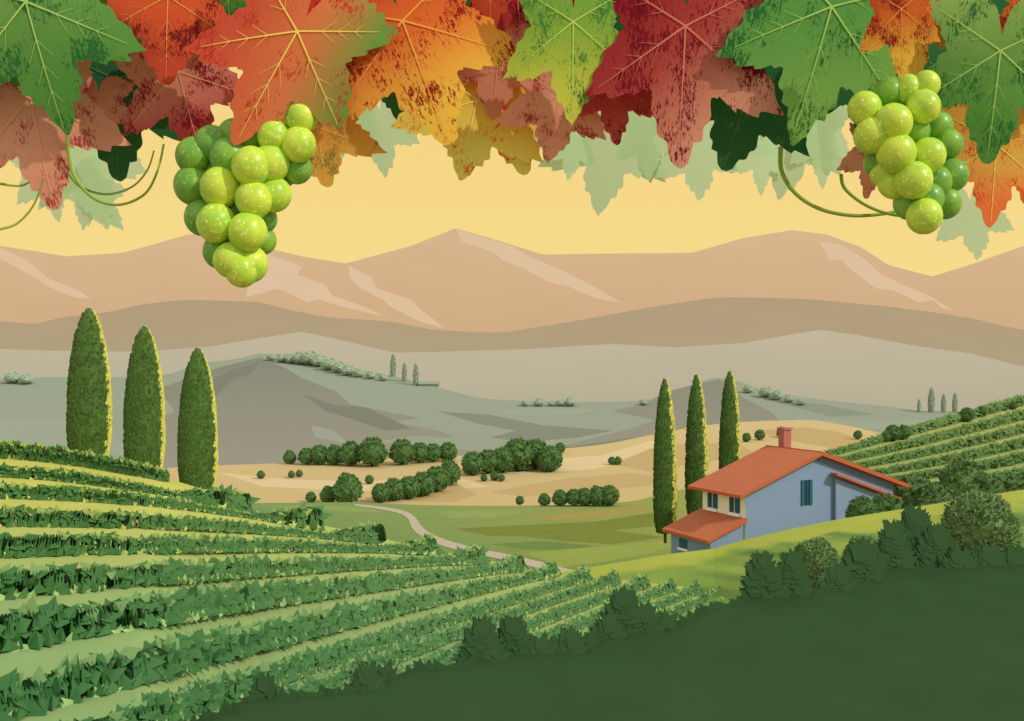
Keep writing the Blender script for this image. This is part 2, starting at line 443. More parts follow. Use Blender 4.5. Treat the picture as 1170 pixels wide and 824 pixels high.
A=[(331,530,15),(350,531,19),(365,531,22),(382,531,22),(400,532,27),(425,533,33),(459,531,29),(479,529,23),(494,528,21),(512,527,21),(540,543,26),(557,541,27),(574,540,28),(592,538,36),(612,536,33),(628,539,29),(640,518,12)]
for (x,b,h) in A: small_tree(x,b,h,D5,tg,'tree','round dark green tree along the dry field',gA)
for (x,b,h) in [(355,574,12),(375,575,19),(397,576,34),(435,574,21),(450,572,25),(467,570,25),(483,567,27),(498,562,29),(513,554,27)]:
    small_tree(x,b,h,D5,tg,'tree','round dark green tree beside the green meadow',gA)
for (x,b,h) in [(594,577,10),(622,578,14),(640,578,18),(655,578,19),(668,578,20),(682,578,22),(696,578,23)]:
    small_tree(x,b,h,D6,tg,'tree','round dark green tree at the field edge',gA)
for (x,b,h) in [(298,547,9),(333,546,8),(342,545,8),(422,553,10),(553,550,8),(565,549,10),(573,550,8),(699,531,9),(706,531,9),(853,505,10),(868,503,12),(893,500,12),(980,502,10)]:
    small_tree(x,b,h,D5,tg,'shrub','small round shrub alone on dry field','scattered shrubs on the dry fields',1.0,'shrub')
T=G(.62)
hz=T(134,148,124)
for (x,b,h) in [(310,411,8),(322,413,10),(333,414,11),(344,415,14),(354,416,16),(365,418,14),(376,422,14),(387,425,13),(398,428,12),(410,430,10),(424,432,9),(438,434,8),(600,463,7),(616,463,9),(630,463,6),(640,463,8),(652,463,10),(735,462,7),(875,453,12),(888,456,11),(902,459,9),(915,462,8),(14,437,13),(30,438,12),(855,448,9)]:
    small_tree(x,b+1,h,D4,hz,'tree','hazy distant round tree on the ridge','distant trees on the ridge',1.35,pool=hazev)
cv=cypress_mesh(1,.16,(1,1,1),(1,1,1),350,leafs=.05).obj('tmp',M_FOL); cvm=cv.data; bpy.data.objects.remove(cv)
for (x,b,t) in [(449,430,404),(462,436,414),(475,440,415),(1064,471,442),(1078,471,449),(1091,471,448),(1050,471,455)]:
    Y=D4(x,b); h=(b-t)*Y/F
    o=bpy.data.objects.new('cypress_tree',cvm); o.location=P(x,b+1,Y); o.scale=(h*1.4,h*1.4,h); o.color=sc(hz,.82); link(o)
    tag(o,'hazy distant cypress on the grey-green ridge','tree','distant cypresses on the ridge')
T=G(.88)
tr=T(92,118,70)
for (x,b,h) in [(1020,504,18),(1032,502,16),(1012,505,12),(1105,482,16),(1122,476,11),(1158,468,9)]:
    small_tree(x,b,h,DT,tg,'tree','small green tree on the vineyard slope crest','trees above the sloping vineyard')
for (x,b,h,Y,wd) in [(1042,602,56,100,1.15),(1068,598,44,98,1.25),(1100,592,64,99,.95),(1012,608,42,90,1.0),(985,612,44,84,.8),(1130,586,40,98,1.3),(1160,580,36,98,1.3),(1082,590,36,101,1.3),(1190,574,40,98,1.3)]:
    small_tree(x,b,h,Y,tr if Y>91 else T(84,112,66),'tree','rounded green tree beside the farmhouse','trees beside the farmhouse',wd)
T=G(.82)
def big_tree(px,base,hpx,wfac,Y,col,label,seed,n=3600):
    k=Y/F;h=hpx*k
    e=bpy.data.objects.new('tree',None); e.location=P(px,base,Y); link(e); tag(e,label,'tree','round trees above the shadowed hedge')
    c=bush_buf(seed,col,n=n,leafs=.045,w=.46*wfac,trunk=False,soft=1.6,jt=.03,nk=.25).obj('crown',M_FOL,e); c.scale=(h,h,h)
    t=trunk_buf(.35,.05,.035,brown,limbs=[(.12,0,.45),(-.1,.05,.5)]).obj('trunk',M_FOL,e); t.scale=(h,h,h)
big_tree(1119,658,94,.95,40,T(106,132,80),'round grey-green tree behind the dark hedge',21)
big_tree(931,688,70,.85,40,T(102,130,78),'round grey-green tree behind the dark hedge',22)
big_tree(988,676,64,.8,42,T(106,134,80),'small round green tree behind the dark hedge',23)

# ---------- foreground hedge
HO=[(150,862),(240,824),(270,810),(292,797),(330,800),(370,796),(415,788),(430,783),(455,778),(470,766),(530,764),(548,752),(555,747),(590,745),(640,747),(668,742),(690,732),(700,722),(720,718),(745,724),(775,716),(800,700),(850,690),(862,676),(880,672),(905,674),(935,678),(960,666),(1000,655),(1012,643),(1040,638),(1075,641),(1100,644),(1170,638),(1300,632),(1430,632)]
T=G(1.12)
hd=T(56,84,50); hs=S((56,84,50),.74)
HPn=Plane(640,19.0,830,13.5)
def DH(x,y): return HPn(x,y)
B=Buf(); xs=list(range(150,1431,6)); nr=14
for x in xs:
    r=hermite(HO,x,False)
    p=P(x,r,DH(x,r)); B.V.append(p*1.15+Vector((0,0,-.4))); B.C.append(hd)
    for j in range(nr):
        y=r+(1000-r)*j/(nr-1); B.V.append(P(x,y,DH(x,y))); B.C.append(hd)
for i in range(len(xs)-1):
    for j in range(nr): a=i*(nr+1)+j; B.F.append((a,a+1,a+nr+2,a+nr+1))
def sprig(x,y,hpx,wpx):
    n=int(hpx*wpx/7)
    for _ in range(n):
        t=random.random(); ww=wpx*.5*(1-t**1.6)
        xx=x+random.uniform(-ww,ww); yy=y+6-t*hpx
        sd=1 if xx>x else -1
        a=sd*random.uniform(.1,1.5)*(1-.5*t)
        Y0=DH(x,y)
        p=P(xx,yy,Y0+.03+random.uniform(-.015,.015))
        d=Vector((math.sin(a),0,0))+Vector((0,0.15,1)).normalized()*math.cos(a)
        B.leaf(p,d,Vector((0,-1,.15)),random.uniform(.15,.30)*Y0/17,jit(hs,.02),w=.4)
for (x,y,h,w) in [(302,798,22,16),(420,790,26,20),(440,782,16,18),(550,756,42,38),(586,748,36,30),(618,748,14,30),(650,748,22,26),(668,744,16,16),(712,724,42,44),(694,731,22,24),(738,724,28,18),(762,722,16,16),(872,684,46,38),(905,682,44,28),(958,676,22,24),(985,664,38,36),(1020,650,46,36),(1045,646,60,48),(1070,648,40,36),(1095,650,16,30),(1130,646,14,40),(1160,646,14,30)]:
    sprig(x,y,h,w)
for x in range(160,1400,4):
    r=hermite(HO,x,False)
    p=P(x+random.uniform(-3,3),r+2,DH(x,r)+.01)
    B.leaf(p,Vector((random.uniform(-1,1),0,random.uniform(.3,1))),Vector((0,-1,.15)),random.uniform(.12,.24),jit(hs,.02))
o=B.obj('hedge',M_FOL); tag(o,'dense dark green hedge with ragged leafy top in shade','hedge',kind='stuff')

# ---------- house
UU=Vector((.909,.416,0)); VV=Vector((-.416,.909,0)); H0=Vector((20.0,90,0))
house=bpy.data.objects.new('farmhouse',None); house.location=H0+Vector((0,0,-17)); link(house)
tag(house,'cream farmhouse with shade painted blue-grey on its walls, terracotta roofs on green hill','house')
def hp(u,v,z): return H0+UU*u+VV*v+Vector((0,0,z))-house.location
mBlue=flat_material('blue_shaded_plaster',S((142,163,194),1.1),.03,.6)  # shaded copy of the wall plaster, shade put into the colour
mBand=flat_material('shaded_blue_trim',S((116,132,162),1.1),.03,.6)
mCream=flat_material('cream_lit_plaster',S((255,250,190),.72),.03,.6)  # lit copy of the wall plaster, light put into the colour
mRoof=flat_material('terracotta_tiles',S((208,122,86),1.2),.06,1.5)
mEdge=flat_material('terracotta_edge',S((196,100,66),1.0),.05,1.5)
mTeal=flat_material('teal_shutter',S((52,104,118),1),.05,3)
mGlass=flat_material('dark_window_glass',S((36,66,84),1),.05,3,.3,.5)
mWhite=flat_material('white_trim',S((236,236,236),.85),.02,3)
mChim=flat_material('chimney_brick',S((186,120,104),1.1),.08,3)
ur=7.8; ze,zp,zb=-11.35,-8.4,-19.5
def prism(name,front,v0,v1,mats,sidemat=None,frontmat=0,parent=None):
    n=len(front); V=[hp(u,v0,z) for u,z in front]+[hp(u,v1,z) for u,z in front]
    Fc=[tuple(range(n)),tuple(range(2*n-1,n-1,-1))]; mi=[frontmat,frontmat]
    for i in range(n):
        j=(i+1)%n; Fc.append((i,i+n,j+n,j)); mi.append(sidemat[i] if sidemat else 0)
    return mesh_obj(name,V,Fc,None,None,parent or house,mats=mats,midx=mi)
prism('wall',[(0,zb),(16.7,zb),(16.7,ze),(ur,zp),(0,ze)],0,6.3,[mBlue,mCream],[0,0,0,0,1])
sl=(zp-ze)/ur; sr=(zp-ze)/(16.7-ur); th=.28
roof=prism('roof',[(-1.0,ze-sl*1.0+.02),(-1.0,ze-sl*1.0+th),(ur,zp+th+.02),(ur,zp+.02)],-.7,7.2,[mRoof,mEdge],[1,0,0,1],1)
prism('roof',[(ur+.01,zp+.02),(ur+.01,zp+th+.10),(17.9,ze-sr*1.2+th+.08),(17.9,ze-sr*1.2+.02)],-.7,7.2,[mRoof,mEdge],[1,0,1,1],1)
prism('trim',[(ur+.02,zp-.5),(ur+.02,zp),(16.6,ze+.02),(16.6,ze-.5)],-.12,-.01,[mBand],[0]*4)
prism('wall',[(9.6,zb),(15.8,zb),(15.8,ze-1.25),(9.6,ze-1.25+sr*6.2)],-.4,-.13,[mBlue],[0,0,0,0])
prism('roof',[(9.2,ze-1.05+sr*6.7),(9.2,ze-.85+sr*6.7),(16.8,ze-1.22),(16.8,ze-1.42)],-.95,-.14,[mRoof,mEdge],[1,0,1,1],1)
zt,zl=-13.75,-15.1
prism('wall',[(-3.5,zb),(-.01,zb),(-.01,zt-.15),(-3.5,zl-.05)],.15,6.15,[mBlue,mCream],[0,0,0,0])
prism('roof',[(-4.1,zl-.25),(-4.1,zl+.0),(-.02,zt+.22),(-.02,zt-.05)],-.35,6.7,[mRoof,mEdge],[1,0,0,1],1)
cz=-8.9
prism('chimney',[(8.35,cz-1),(9.2,cz-1),(9.2,-6.5),(8.35,-6.5)],5.2,6.0,[mChim],[0]*4,parent=roof)
prism('chimney_cap',[(8.25,-6.49),(9.3,-6.49),(9.3,-6.3),(8.25,-6.3)],5.1,6.1,[mChim],[0]*4,parent=roof)
def boxm(name,o,ax,ay,az,mat,parent=house):
    V=[o+ax*i+ay*j+az*k for i in(0,1) for j in(0,1) for k in(0,1)]
    return mesh_obj(name,V,[(0,1,3,2),(4,6,7,5),(0,4,5,1),(2,3,7,6),(0,2,6,4),(1,5,7,3)],None,mat,parent)
Zv=Vector((0,0,1))
def window(kind,c,z,w,h,sill=True):
    if kind=='cream': o=hp(0,c,z); along=VV; outv=-UU
    else: o=hp(c,0,z); along=UU; outv=-VV
    win=boxm('window',o-along*w*.5+outv*.01,along*w,outv*.05,Zv*h,mGlass)
    boxm('shutter',o-along*(w*1.0)+outv*.012,along*w*.48,outv*.10,Zv*h,mTeal,win)
    boxm('shutter',o+along*w*.52+outv*.012,along*w*.48,outv*.10,Zv*h,mTeal,win)
    boxm('frame',o-along*(.03)+outv*.062,along*.06,outv*.03,Zv*h,mWhite if kind=='cream' else mTeal,win)
    if sill: boxm('sill',o-along*w*1.05-Zv*.30+outv*.012,along*w*2.1,outv*.25,Zv*.28,mWhite,win)
window('cream',1.45,-13.2,.7,1.6); window('cream',4.7,-13.2,.7,1.6)
window('gable',6.6,-12.75,.6,2.2,False)
o=hp(-3.5,3.6,-16.5)
w=boxm('window',o,VV*1.2,-UU*.06,Zv*.8,mTeal); boxm('sill',o-VV*.15-Zv*.2,VV*1.5,-UU*.15,Zv*.19,mWhite,w)

fh=bpy.data.objects.new('distant_barn',None); Yb=D4(490,440); fh.location=P(490,442,Yb); link(fh)
tag(fh,'tiny hazy farm building on the distant ridge','barn')
k=Yb/F; mh=flat_material('hazy_plaster',S((144,156,134)),.02)
V=[Vector((a*k*11,b*6,c*k)) for a in(-1,1) for b in(-1,1) for c in(-4,3)]
mesh_obj('wall',V,[(0,1,3,2),(4,6,7,5),(0,4,5,1),(2,3,7,6),(0,2,6,4)],None,mh,fh)
V=[Vector((a*k*12,-7,3*k)) for a in(-1,1)]+[Vector((a*k*12,7,3*k)) for a in(-1,1)]+[Vector((a*k*12,0,6*k)) for a in(-1,1)]
mesh_obj('roof',V,[(0,1,5,4),(2,4,5,3),(0,4,2),(1,3,5),(0,2,3,1)],None,mh,fh)

# ---------- grape vine overhead
def leaf_mesh(seed,veins=True,cup=.08):
    rnd=random.Random(seed)
    key=[(0,1.04),(6,.90),(13,.80),(20,.72),(30,.56),(38,.66),(47,.82),(54,.92),(58,.98),(64,.86),(74,.70),(88,.54),(98,.62),(108,.74),(116,.86),(124,.76),(136,.68),(150,.56),(166,.42),(180,.14)]
    ph=rnd.uniform(0,6.28); tw=rnd.uniform(-.06,.06); seedoff=rnd.uniform(0,50)
    def base(a):
        d=abs((a+180)%360-180)
        return hermite(key,d)*(1+.12*noise.noise(Vector((a*.03,seedoff,0)))), d
    def rad(a):
        r,d=base(a)
        s=((d/8.6+.35*noise.noise(Vector((a*.05,seedoff,4))))%1.0)
        amp=.13+.06*noise.noise(Vector((a*.11,seedoff,9)))
        r*=1+amp*(s if s<.72 else (1-s)*2.57)-.05
        return r
    def disp(x,z):
        r=math.hypot(x,z); a=math.atan2(x,-z)
        return -cup*.5*r*r*math.cos(3*a+ph)+cup*r*r*.8+tw*x
    V=[Vector((0,0,0))];Fc=[];mi=[]
    angs=[i*1.8 for i in range(200)]; rings=5; n=len(angs)
    for j in range(1,rings+1):
        for a in angs:
            r=rad(a) if j==rings else base(a)[0]*.93
            r*=j/rings; x=math.sin(math.radians(a))*r; z=-math.cos(math.radians(a))*r
            V.append(Vector((x,disp(x,z),z)))
    for i in range(n): Fc.append((0,1+i,1+(i+1)%n)); mi.append(0)
    for j in range(rings-1):
        for i in range(n):
            a=1+j*n+i; b=1+j*n+(i+1)%n; Fc.append((a,a+n,b+n,b)); mi.append(0)
    if veins:
        def strip(p,q,w0,w1):
            d=(q-p); L=d.length; d=d/L; s=Vector((d.z,0,-d.x)); b=len(V); sg=8
            for i in range(sg+1):
                t=i/sg; c=p.lerp(q,t); w=w0+(w1-w0)*t
                for sg_ in(-1,1):
                    v=c+s*w*sg_; V.append(Vector((v.x,disp(v.x,v.z)-.008,v.z)))
            for i in range(sg): Fc.append((b+2*i,b+2*i+1,b+2*i+3,b+2*i+2)); mi.append(1)
        for a,l in((0,.94),(57,.86),(-57,.86),(116,.72),(-116,.72)):
            d=Vector((math.sin(math.radians(a)),0,-math.cos(math.radians(a))))
            strip(Vector((0,0,0)),d*l,.0080,.002)
            for k_ in(.3,.5,.7):
                for sg in(-1,1):
                    a2=math.radians(a+sg*36); d2=Vector((math.sin(a2),0,-math.cos(a2)))
                    st=d*l*k_; ll=.25*(1-k_*.75)*(l/.94)
                    strip(st,st+d2*ll,.0026,.001)
    me=bpy.data.meshes.new('leaf'); me.from_pydata([tuple(v) for v in V],[],Fc)
    me.polygons.foreach_set('use_smooth',[True]*len(Fc))
    me.materials.append(None); me.materials.append(None)
    me.polygons.foreach_set('material_index',mi)
    me.update(); return me
def leaf_material(name,c0,c1,c2,ang,speck,amt,seed,transl=.15,slope=.7):
    m=bpy.data.materials.new(name); m.use_nodes=True
    nt=m.node_tree; nt.nodes.clear(); N=nt.nodes; L=nt.links
    out=N.new('ShaderNodeOutputMaterial'); d=N.new('ShaderNodeBsdfDiffuse'); tl=N.new('ShaderNodeBsdfTranslucent'); ms=N.new('ShaderNodeMixShader')
    ms.inputs[0].default_value=transl
    tc=N.new('ShaderNodeTexCoord')
    dot=N.new('ShaderNodeVectorMath'); dot.operation='DOT_PRODUCT'
    a=math.radians(ang); dot.inputs[1].default_value=(math.sin(a)*slope,0,-math.cos(a)*slope)
    L.new(tc.outputs['Object'],dot.inputs[0])
    ad=N.new('ShaderNodeMath'); ad.operation='ADD'; ad.inputs[1].default_value=.40
    L.new(dot.outputs['Value'],ad.inputs[0])
    cr=N.new('ShaderNodeValToRGB'); cr.color_ramp.elements[0].position=0.05; cr.color_ramp.elements[0].color=c0
    cr.color_ramp.elements[1].position=.88; cr.color_ramp.elements[1].color=c2
    e=cr.color_ramp.elements.new(.48); e.color=c1
    L.new(ad.outputs[0],cr.inputs[0])
    mp=N.new('ShaderNodeMapping'); mp.inputs['Scale'].default_value=(1.3,1,.55); mp.inputs['Location'].default_value=(seed*1.7,0,seed)
    mp.inputs['Rotation'].default_value=(0,math.radians(35+seed*17),0)
    L.new(tc.outputs['Object'],mp.inputs[0])
    n1=N.new('ShaderNodeTexNoise'); n1.inputs['Scale'].default_value=34; n1.inputs['Detail'].default_value=8; n1.inputs['Roughness'].default_value=.8
    n2=N.new('ShaderNodeTexNoise'); n2.inputs['Scale'].default_value=2.6; n2.inputs['Detail'].default_value=2
    L.new(mp.outputs[0],n1.inputs['Vector'])
    of=N.new('ShaderNodeVectorMath'); of.operation='ADD'; of.inputs[1].default_value=(seed*3.1,0,seed*2.3); L.new(tc.outputs['Object'],of.inputs[0]); L.new(of.outputs[0],n2.inputs['Vector'])
    s=N.new('ShaderNodeMath'); s.operation='MULTIPLY_ADD'; s.inputs[1].default_value=.6
    L.new(n2.outputs[0],s.inputs[0]); L.new(n1.outputs[0],s.inputs[2])
    mr=N.new('ShaderNodeMapRange'); th=1.0-amt; mr.inputs[1].default_value=th; mr.inputs[2].default_value=th+.012
    L.new(s.outputs[0],mr.inputs[0])
    mx=N.new('ShaderNodeMix'); mx.data_type='RGBA'; mx.inputs[7].default_value=speck
    L.new(mr.outputs[0],mx.inputs[0]); L.new(cr.outputs[0],mx.inputs[6])
    L.new(mx.outputs[2],d.inputs['Color']); L.new(mx.outputs[2],tl.inputs['Color'])
    L.new(d.outputs[0],ms.inputs[1]); L.new(tl.outputs[0],ms.inputs[2]); L.new(ms.outputs[0],out.inputs[0])
    return m
vine=bpy.data.objects.new('grape_vine',None); vine.location=(0,1.05,.45); link(vine)
tag(vine,'overhanging grape vine with red, orange and green autumn leaves','grape vine')
PAL={
'green':((150,182,96),(108,158,76),(92,148,66),(54,112,56),.14,(170,206,104),'green'),
'green2':((84,144,72),(100,160,76),(130,178,84),(50,108,54),.14,(160,200,96),'green'),
'gy':((104,164,76),(146,182,68),(202,206,78),(76,134,58),.14,(190,215,100),'yellow-green'),
'rog':((216,92,66),(226,128,78),(116,158,72),(196,62,46),.11,(240,214,100),'red and green'),
'or':((208,68,44),(228,114,52),(240,190,72),(150,38,34),.15,(236,160,70),'orange-red'),
'or2':((228,106,56),(218,92,52),(202,78,52),(122,38,34),.15,(232,146,70),'orange'),
'yel':((226,144,58),(242,188,76),(244,208,100),(208,92,44),.12,(250,215,120),'golden yellow'),
'red':((156,38,44),(178,72,64),(216,146,118),(122,26,38),.16,(210,120,92),'dark red'),
'dred':((152,36,44),(170,48,52),(184,78,66),(112,22,34),.13,(200,110,80),'deep red'),
'pink':((200,130,108),(214,152,124),(208,142,114),(160,58,54),.13,(225,160,120),'dusty pink'),
'pinkr':((214,154,128),(206,134,112),(176,70,66),(140,36,46),.15,(225,160,120),'pink and red'),
'dk':((52,104,62),(46,96,58),(50,100,56),(76,132,68),.07,(80,130,70),'dark green'),
'oy':((236,166,76),(230,134,62),(222,104,54),(140,120,56),.13,(245,190,90),'orange'),
'yo':((232,150,66),(236,170,78),(226,110,58),(196,70,44),.13,(245,200,100),'yellow-orange'),
}
leafid=0
shapes=[leaf_mesh(s) for s in range(6)]; shp_plain=[leaf_mesh(s+20,False,cup=.02) for s in range(3)]
pc=(.72,.90,.54,1)
pale_mat=leaf_material('pale_leaf',pc,pc,pc,0,(.69,.86,.50,1),-1,3,transl=.42)
def vleaf(jx,jy,tx,ty,Y,pal,ang=0,wx=1.0):
    global leafid
    leafid+=1
    me=(shapes[leafid%6] if pal!='pale' else shp_plain[leafid%3]).copy()
    if pal=='pale':
        me.materials[0]=pale_mat; me.materials[1]=pale_mat; lab='pale sage green vine leaf'
    else:
        GL=.93 if Y<1.045 else .72
        l_=lambda *c: S(c,GL)
        c0,c1,c2,sp,amt,vc,nm=PAL[pal]
        me.materials[0]=leaf_material('vine_leaf_'+pal,l_(*c0),l_(*c1),l_(*c2),ang,l_(*sp),amt,leafid*1.3)
        me.materials[1]=flat_material('leaf_vein_'+pal,l_(*vc),.03,5)
        lab=nm+' vine leaf with speckles'
    o=bpy.data.objects.new('leaf',me); link(o,vine)
    R=math.hypot(tx-jx,ty-jy)*Y/F
    an=math.atan2((tx-jx),(ty-jy))
    o.location=P(jx,jy,Y)-vine.location
    o.rotation_euler=(random.uniform(-.10,.10),-an,random.uniform(-.10,.10))
    o.scale=(R*wx,R,R)
    o['label']=lab
    return o
for (a,b,c,d,Y) in [(120,-20,128,70,1.16),(20,-40,10,60,1.17),(385,-40,392,60,1.17),(560,-50,590,60,1.17),(690,-60,690,70,1.17),(855,-40,860,60,1.17),(1100,-40,1095,70,1.17),(250,-50,230,60,1.17),(480,-60,500,60,1.18),(800,-60,800,60,1.18),(970,-60,960,60,1.18),(330,-60,330,50,1.18),(1030,-50,1030,70,1.18),(620,-30,620,80,1.18),(900,-30,900,80,1.18)]:
    vleaf(a,b,c,d,Y,'dk',wx=1.2)
vleaf(134,92,134,205,1.13,'dk',wx=.95)
vleaf(448,70,455,140,1.15,'dk',wx=.9)
vleaf(856,100,828,194,1.13,'dk',wx=1.05)
vleaf(985,70,1000,168,1.13,'dk',wx=1.0)
vleaf(1095,90,1088,180,1.14,'dk',wx=1.1)
vleaf(815,40,835,125,1.14,'dk',wx=1.1)
vleaf(115,50,118,120,1.15,'dk',wx=1.0)
for (a,b,c,d,w) in [(92,170,120,260,.85),(52,190,66,252,.8),(392,112,386,184,.75),(434,135,440,202,.8),(698,150,684,243,.95),(795,165,800,228,.9),(912,140,890,224,.9),(938,150,942,214,.7),(1110,238,1118,295,.9),(740,150,742,207,.8),(870,170,868,224,.7),(655,160,650,205,.75),(100,215,138,262,.7)]:
    vleaf(a,b,c,d,1.7,'pale',wx=w)
vleaf(35,112,62,240,1.06,'pink',30,wx=.85)
vleaf(10,100,0,192,1.09,'pinkr',30)
vleaf(112,112,110,164,1.08,'pink',0,wx=.95)
vleaf(204,82,228,174,1.07,'pinkr',0,wx=1.0)
vleaf(362,145,372,212,1.12,'oy',180,wx=1.2)
vleaf(545,115,524,207,1.10,'yel',0,wx=1.1)
vleaf(578,115,600,200,1.12,'yel',0,wx=1.0)
vleaf(570,60,562,134,1.09,'pink',0,wx=1.1)
vleaf(590,-10,600,75,1.10,'dred',0,wx=1.1)
vleaf(640,110,626,185,1.07,'pink',0,wx=1.0)
vleaf(700,92,704,164,1.06,'dred',0,wx=.85)
vleaf(745,90,735,120,1.1,'yel',0)
vleaf(1042,-8,1040,106,1.01,'or',0,wx=.72)
vleaf(1138,165,1132,259,1.07,'yo',0,wx=.95)
vleaf(1000,170,990,226,1.15,'pink',0,wx=.8)
vleaf(1178,170,1170,232,1.1,'oy',0,wx=.9)
vleaf(110,0,118,70,1.08,'red',0,wx=1.0)
vleaf(30,2,70,154,1.0,'green',0,wx=.86)
vleaf(192,-4,190,98,1.02,'or2',0,wx=1.05)
vleaf(340,36,268,164,.99,'rog',95,wx=.84)
vleaf(460,24,512,164,1.01,'or',10,wx=.96)
vleaf(655,25,655,139,1.0,'gy',0,wx=.80)
vleaf(783,30,776,188,1.0,'red',40,wx=.84)
vleaf(950,8,905,166,.995,'green2',20,wx=.80)
vleaf(1143,58,1134,186,1.0,'green',0,wx=.88)
for (a,b,c,d,p) in [(-40,30,-60,130,'green'),(1215,0,1220,110,'or'),(255,-60,262,30,'green'),(560,-60,560,28,'or2'),(880,-70,880,20,'green'),(700,-75,705,10,'red'),(110,-70,112,20,'green2'),(1080,-60,1078,30,'dk')]:
    vleaf(a,b,c,d,1.04,p,wx=1.1)
vleaf(1030,10,1034,88,.94,'or',0,wx=.7)
mTen=flat_material('tendril_green',S((142,164,66),.8),.03,5)
def tube(name,pts,r0,r1,mat,parent=None,origin=Vector((0,0,0)),seg=8,sub=10):
    P_=[]
    n=len(pts)
    for i in range(n-1):
        p0=pts[max(0,i-1)];p1=pts[i];p2=pts[i+1];p3=pts[min(n-1,i+2)]
        for k_ in range(sub):
            t=k_/sub
            P_.append(0.5*((2*p1)+(-p0+p2)*t+(2*p0-5*p1+4*p2-p3)*t*t+(-p0+3*p1-3*p2+p3)*t**3))
    P_.append(pts[-1]); V=[];Fc=[]; N_=len(P_)
    for i,p in enumerate(P_):
        d=(P_[min(N_-1,i+1)]-P_[max(0,i-1)]).normalized(); s=d.cross(Vector((0,1,0)))
        if s.length<1e-3: s=Vector((1,0,0))
        s.normalize(); t=d.cross(s); r=r0+(r1-r0)*i/(N_-1)
        for k_ in range(seg):
            a=2*math.pi*k_/seg; V.append(p+s*math.cos(a)*r+t*math.sin(a)*r-origin)
    for i in range(N_-1):
        for k_ in range(seg): Fc.append((i*seg+k_,i*seg+(k_+1)%seg,(i+1)*seg+(k_+1)%seg,(i+1)*seg+k_))
    return mesh_obj(name,V,Fc,None,mat,parent,smooth=True)
def ten(pts,Y=1.05,r=.0021):
    tube('tendril',[P(x,y,Y+.01*math.sin(i)) for i,(x,y) in enumerate(pts)],r,r*.6,mTen,vine,vine.location)
ten([(76,150),(82,195),(105,225),(135,234),(165,222),(180,195),(187,165)],r=.0018)
ten([(74,190),(90,212),(120,222),(150,214),(168,195),(176,172)],1.07,.0014)
ten([(0,262),(20,255),(38,235),(50,205)],1.05,.0014)
ten([(0,210),(25,212),(45,200)],1.06,.0014)
ten([(892,168),(893,195),(908,220),(935,238),(970,246),(1005,245),(1040,238)],1.05,.0025)
ten([(961,200),(965,215),(985,232),(1010,243),(1035,247),(1060,244)],1.03,.0020)
mCane=flat_material('vine_cane',S((110,80,50),1.0),.1,20)
tube('cane',[P(x,y,1.12) for x,y in [(-250,-60),(0,-75),(300,-55),(600,-70),(900,-60),(1170,-75),(1430,-60)]],.008,.006,mCane,vine,vine.location)
for (a,b) in [(130,-60),(380,-60),(600,-65),(870,-62)]:
    tube('cane',[P(a,b,1.11),P(a-5,b+40,1.09),P(a+4,b+90,1.07)],.004,.003,mTen,vine,vine.location)

def berry_material(name,ca,cb,spot):
    m=bpy.data.materials.new(name); m.use_nodes=True
    nt=m.node_tree;N=nt.nodes;L=nt.links;b=N['Principled BSDF']
    b.inputs['Roughness'].default_value=.35; b.inputs['Specular IOR Level'].default_value=.35
    tc=N.new('ShaderNodeTexCoord'); oi=N.new('ShaderNodeObjectInfo')
    av=N.new('ShaderNodeVectorMath'); av.operation='MULTIPLY_ADD'; L.new(oi.outputs['Random'],av.inputs[0]); av.inputs[1].default_value=(37,21,53); L.new(tc.outputs['Object'],av.inputs[2])
    n=N.new('ShaderNodeTexNoise'); n.inputs['Scale'].default_value=.9; L.new(av.outputs[0],n.inputs['Vector'])
    mx=N.new('ShaderNodeMix'); mx.data_type='RGBA'; mx.inputs[6].default_value=ca; mx.inputs[7].default_value=cb
    mr=N.new('ShaderNodeMapRange'); mr.inputs[1].default_value=.35; mr.inputs[2].default_value=.65; L.new(n.outputs[0],mr.inputs[0]); L.new(mr.outputs[0],mx.inputs[0])
    n2=N.new('ShaderNodeTexNoise'); n2.inputs['Scale'].default_value=5; L.new(av.outputs[0],n2.inputs['Vector'])
    m2=N.new('ShaderNodeMapRange'); m2.inputs[1].default_value=.62; m2.inputs[2].default_value=.65; L.new(n2.outputs[0],m2.inputs[0])
    mx2=N.new('ShaderNodeMix'); mx2.data_type='RGBA'; mx2.inputs[7].default_value=spot
    L.new(m2.outputs[0],mx2.inputs[0]); L.new(mx.outputs[2],mx2.inputs[6]); L.new(mx2.outputs[2],b.inputs['Base Color'])
    return m
mB1=berry_material('grape_skin_lit',S((186,204,62),.72),S((150,186,58),.72),S((250,238,120),.8))  # paler skin copy, painted for the berries that catch light
mB2=berry_material('grape_skin_shaded',S((124,168,56),.78),S((94,146,58),.78),S((150,184,70),.8))  # darker skin copy, shade put into the colour of these berries
def sphere_mesh(mat):
    V=[];Fc=[];st=18;sg=28
    for j in range(st+1):
        ph=math.pi*j/st
        for k_ in range(sg):
            a=2*math.pi*k_/sg; V.append((math.sin(ph)*math.cos(a),math.sin(ph)*math.sin(a),math.cos(ph)*1.04))
    for j in range(st):
        for k_ in range(sg): Fc.append((j*sg+k_,(j+1)*sg+k_,(j+1)*sg+(k_+1)%sg,j*sg+(k_+1)%sg))
    me=bpy.data.meshes.new('grape'); me.from_pydata(V,[],Fc); me.polygons.foreach_set('use_smooth',[True]*len(Fc)); me.materials.append(mat); return me
g1=sphere_mesh(mB1); g2=sphere_mesh(mB2)
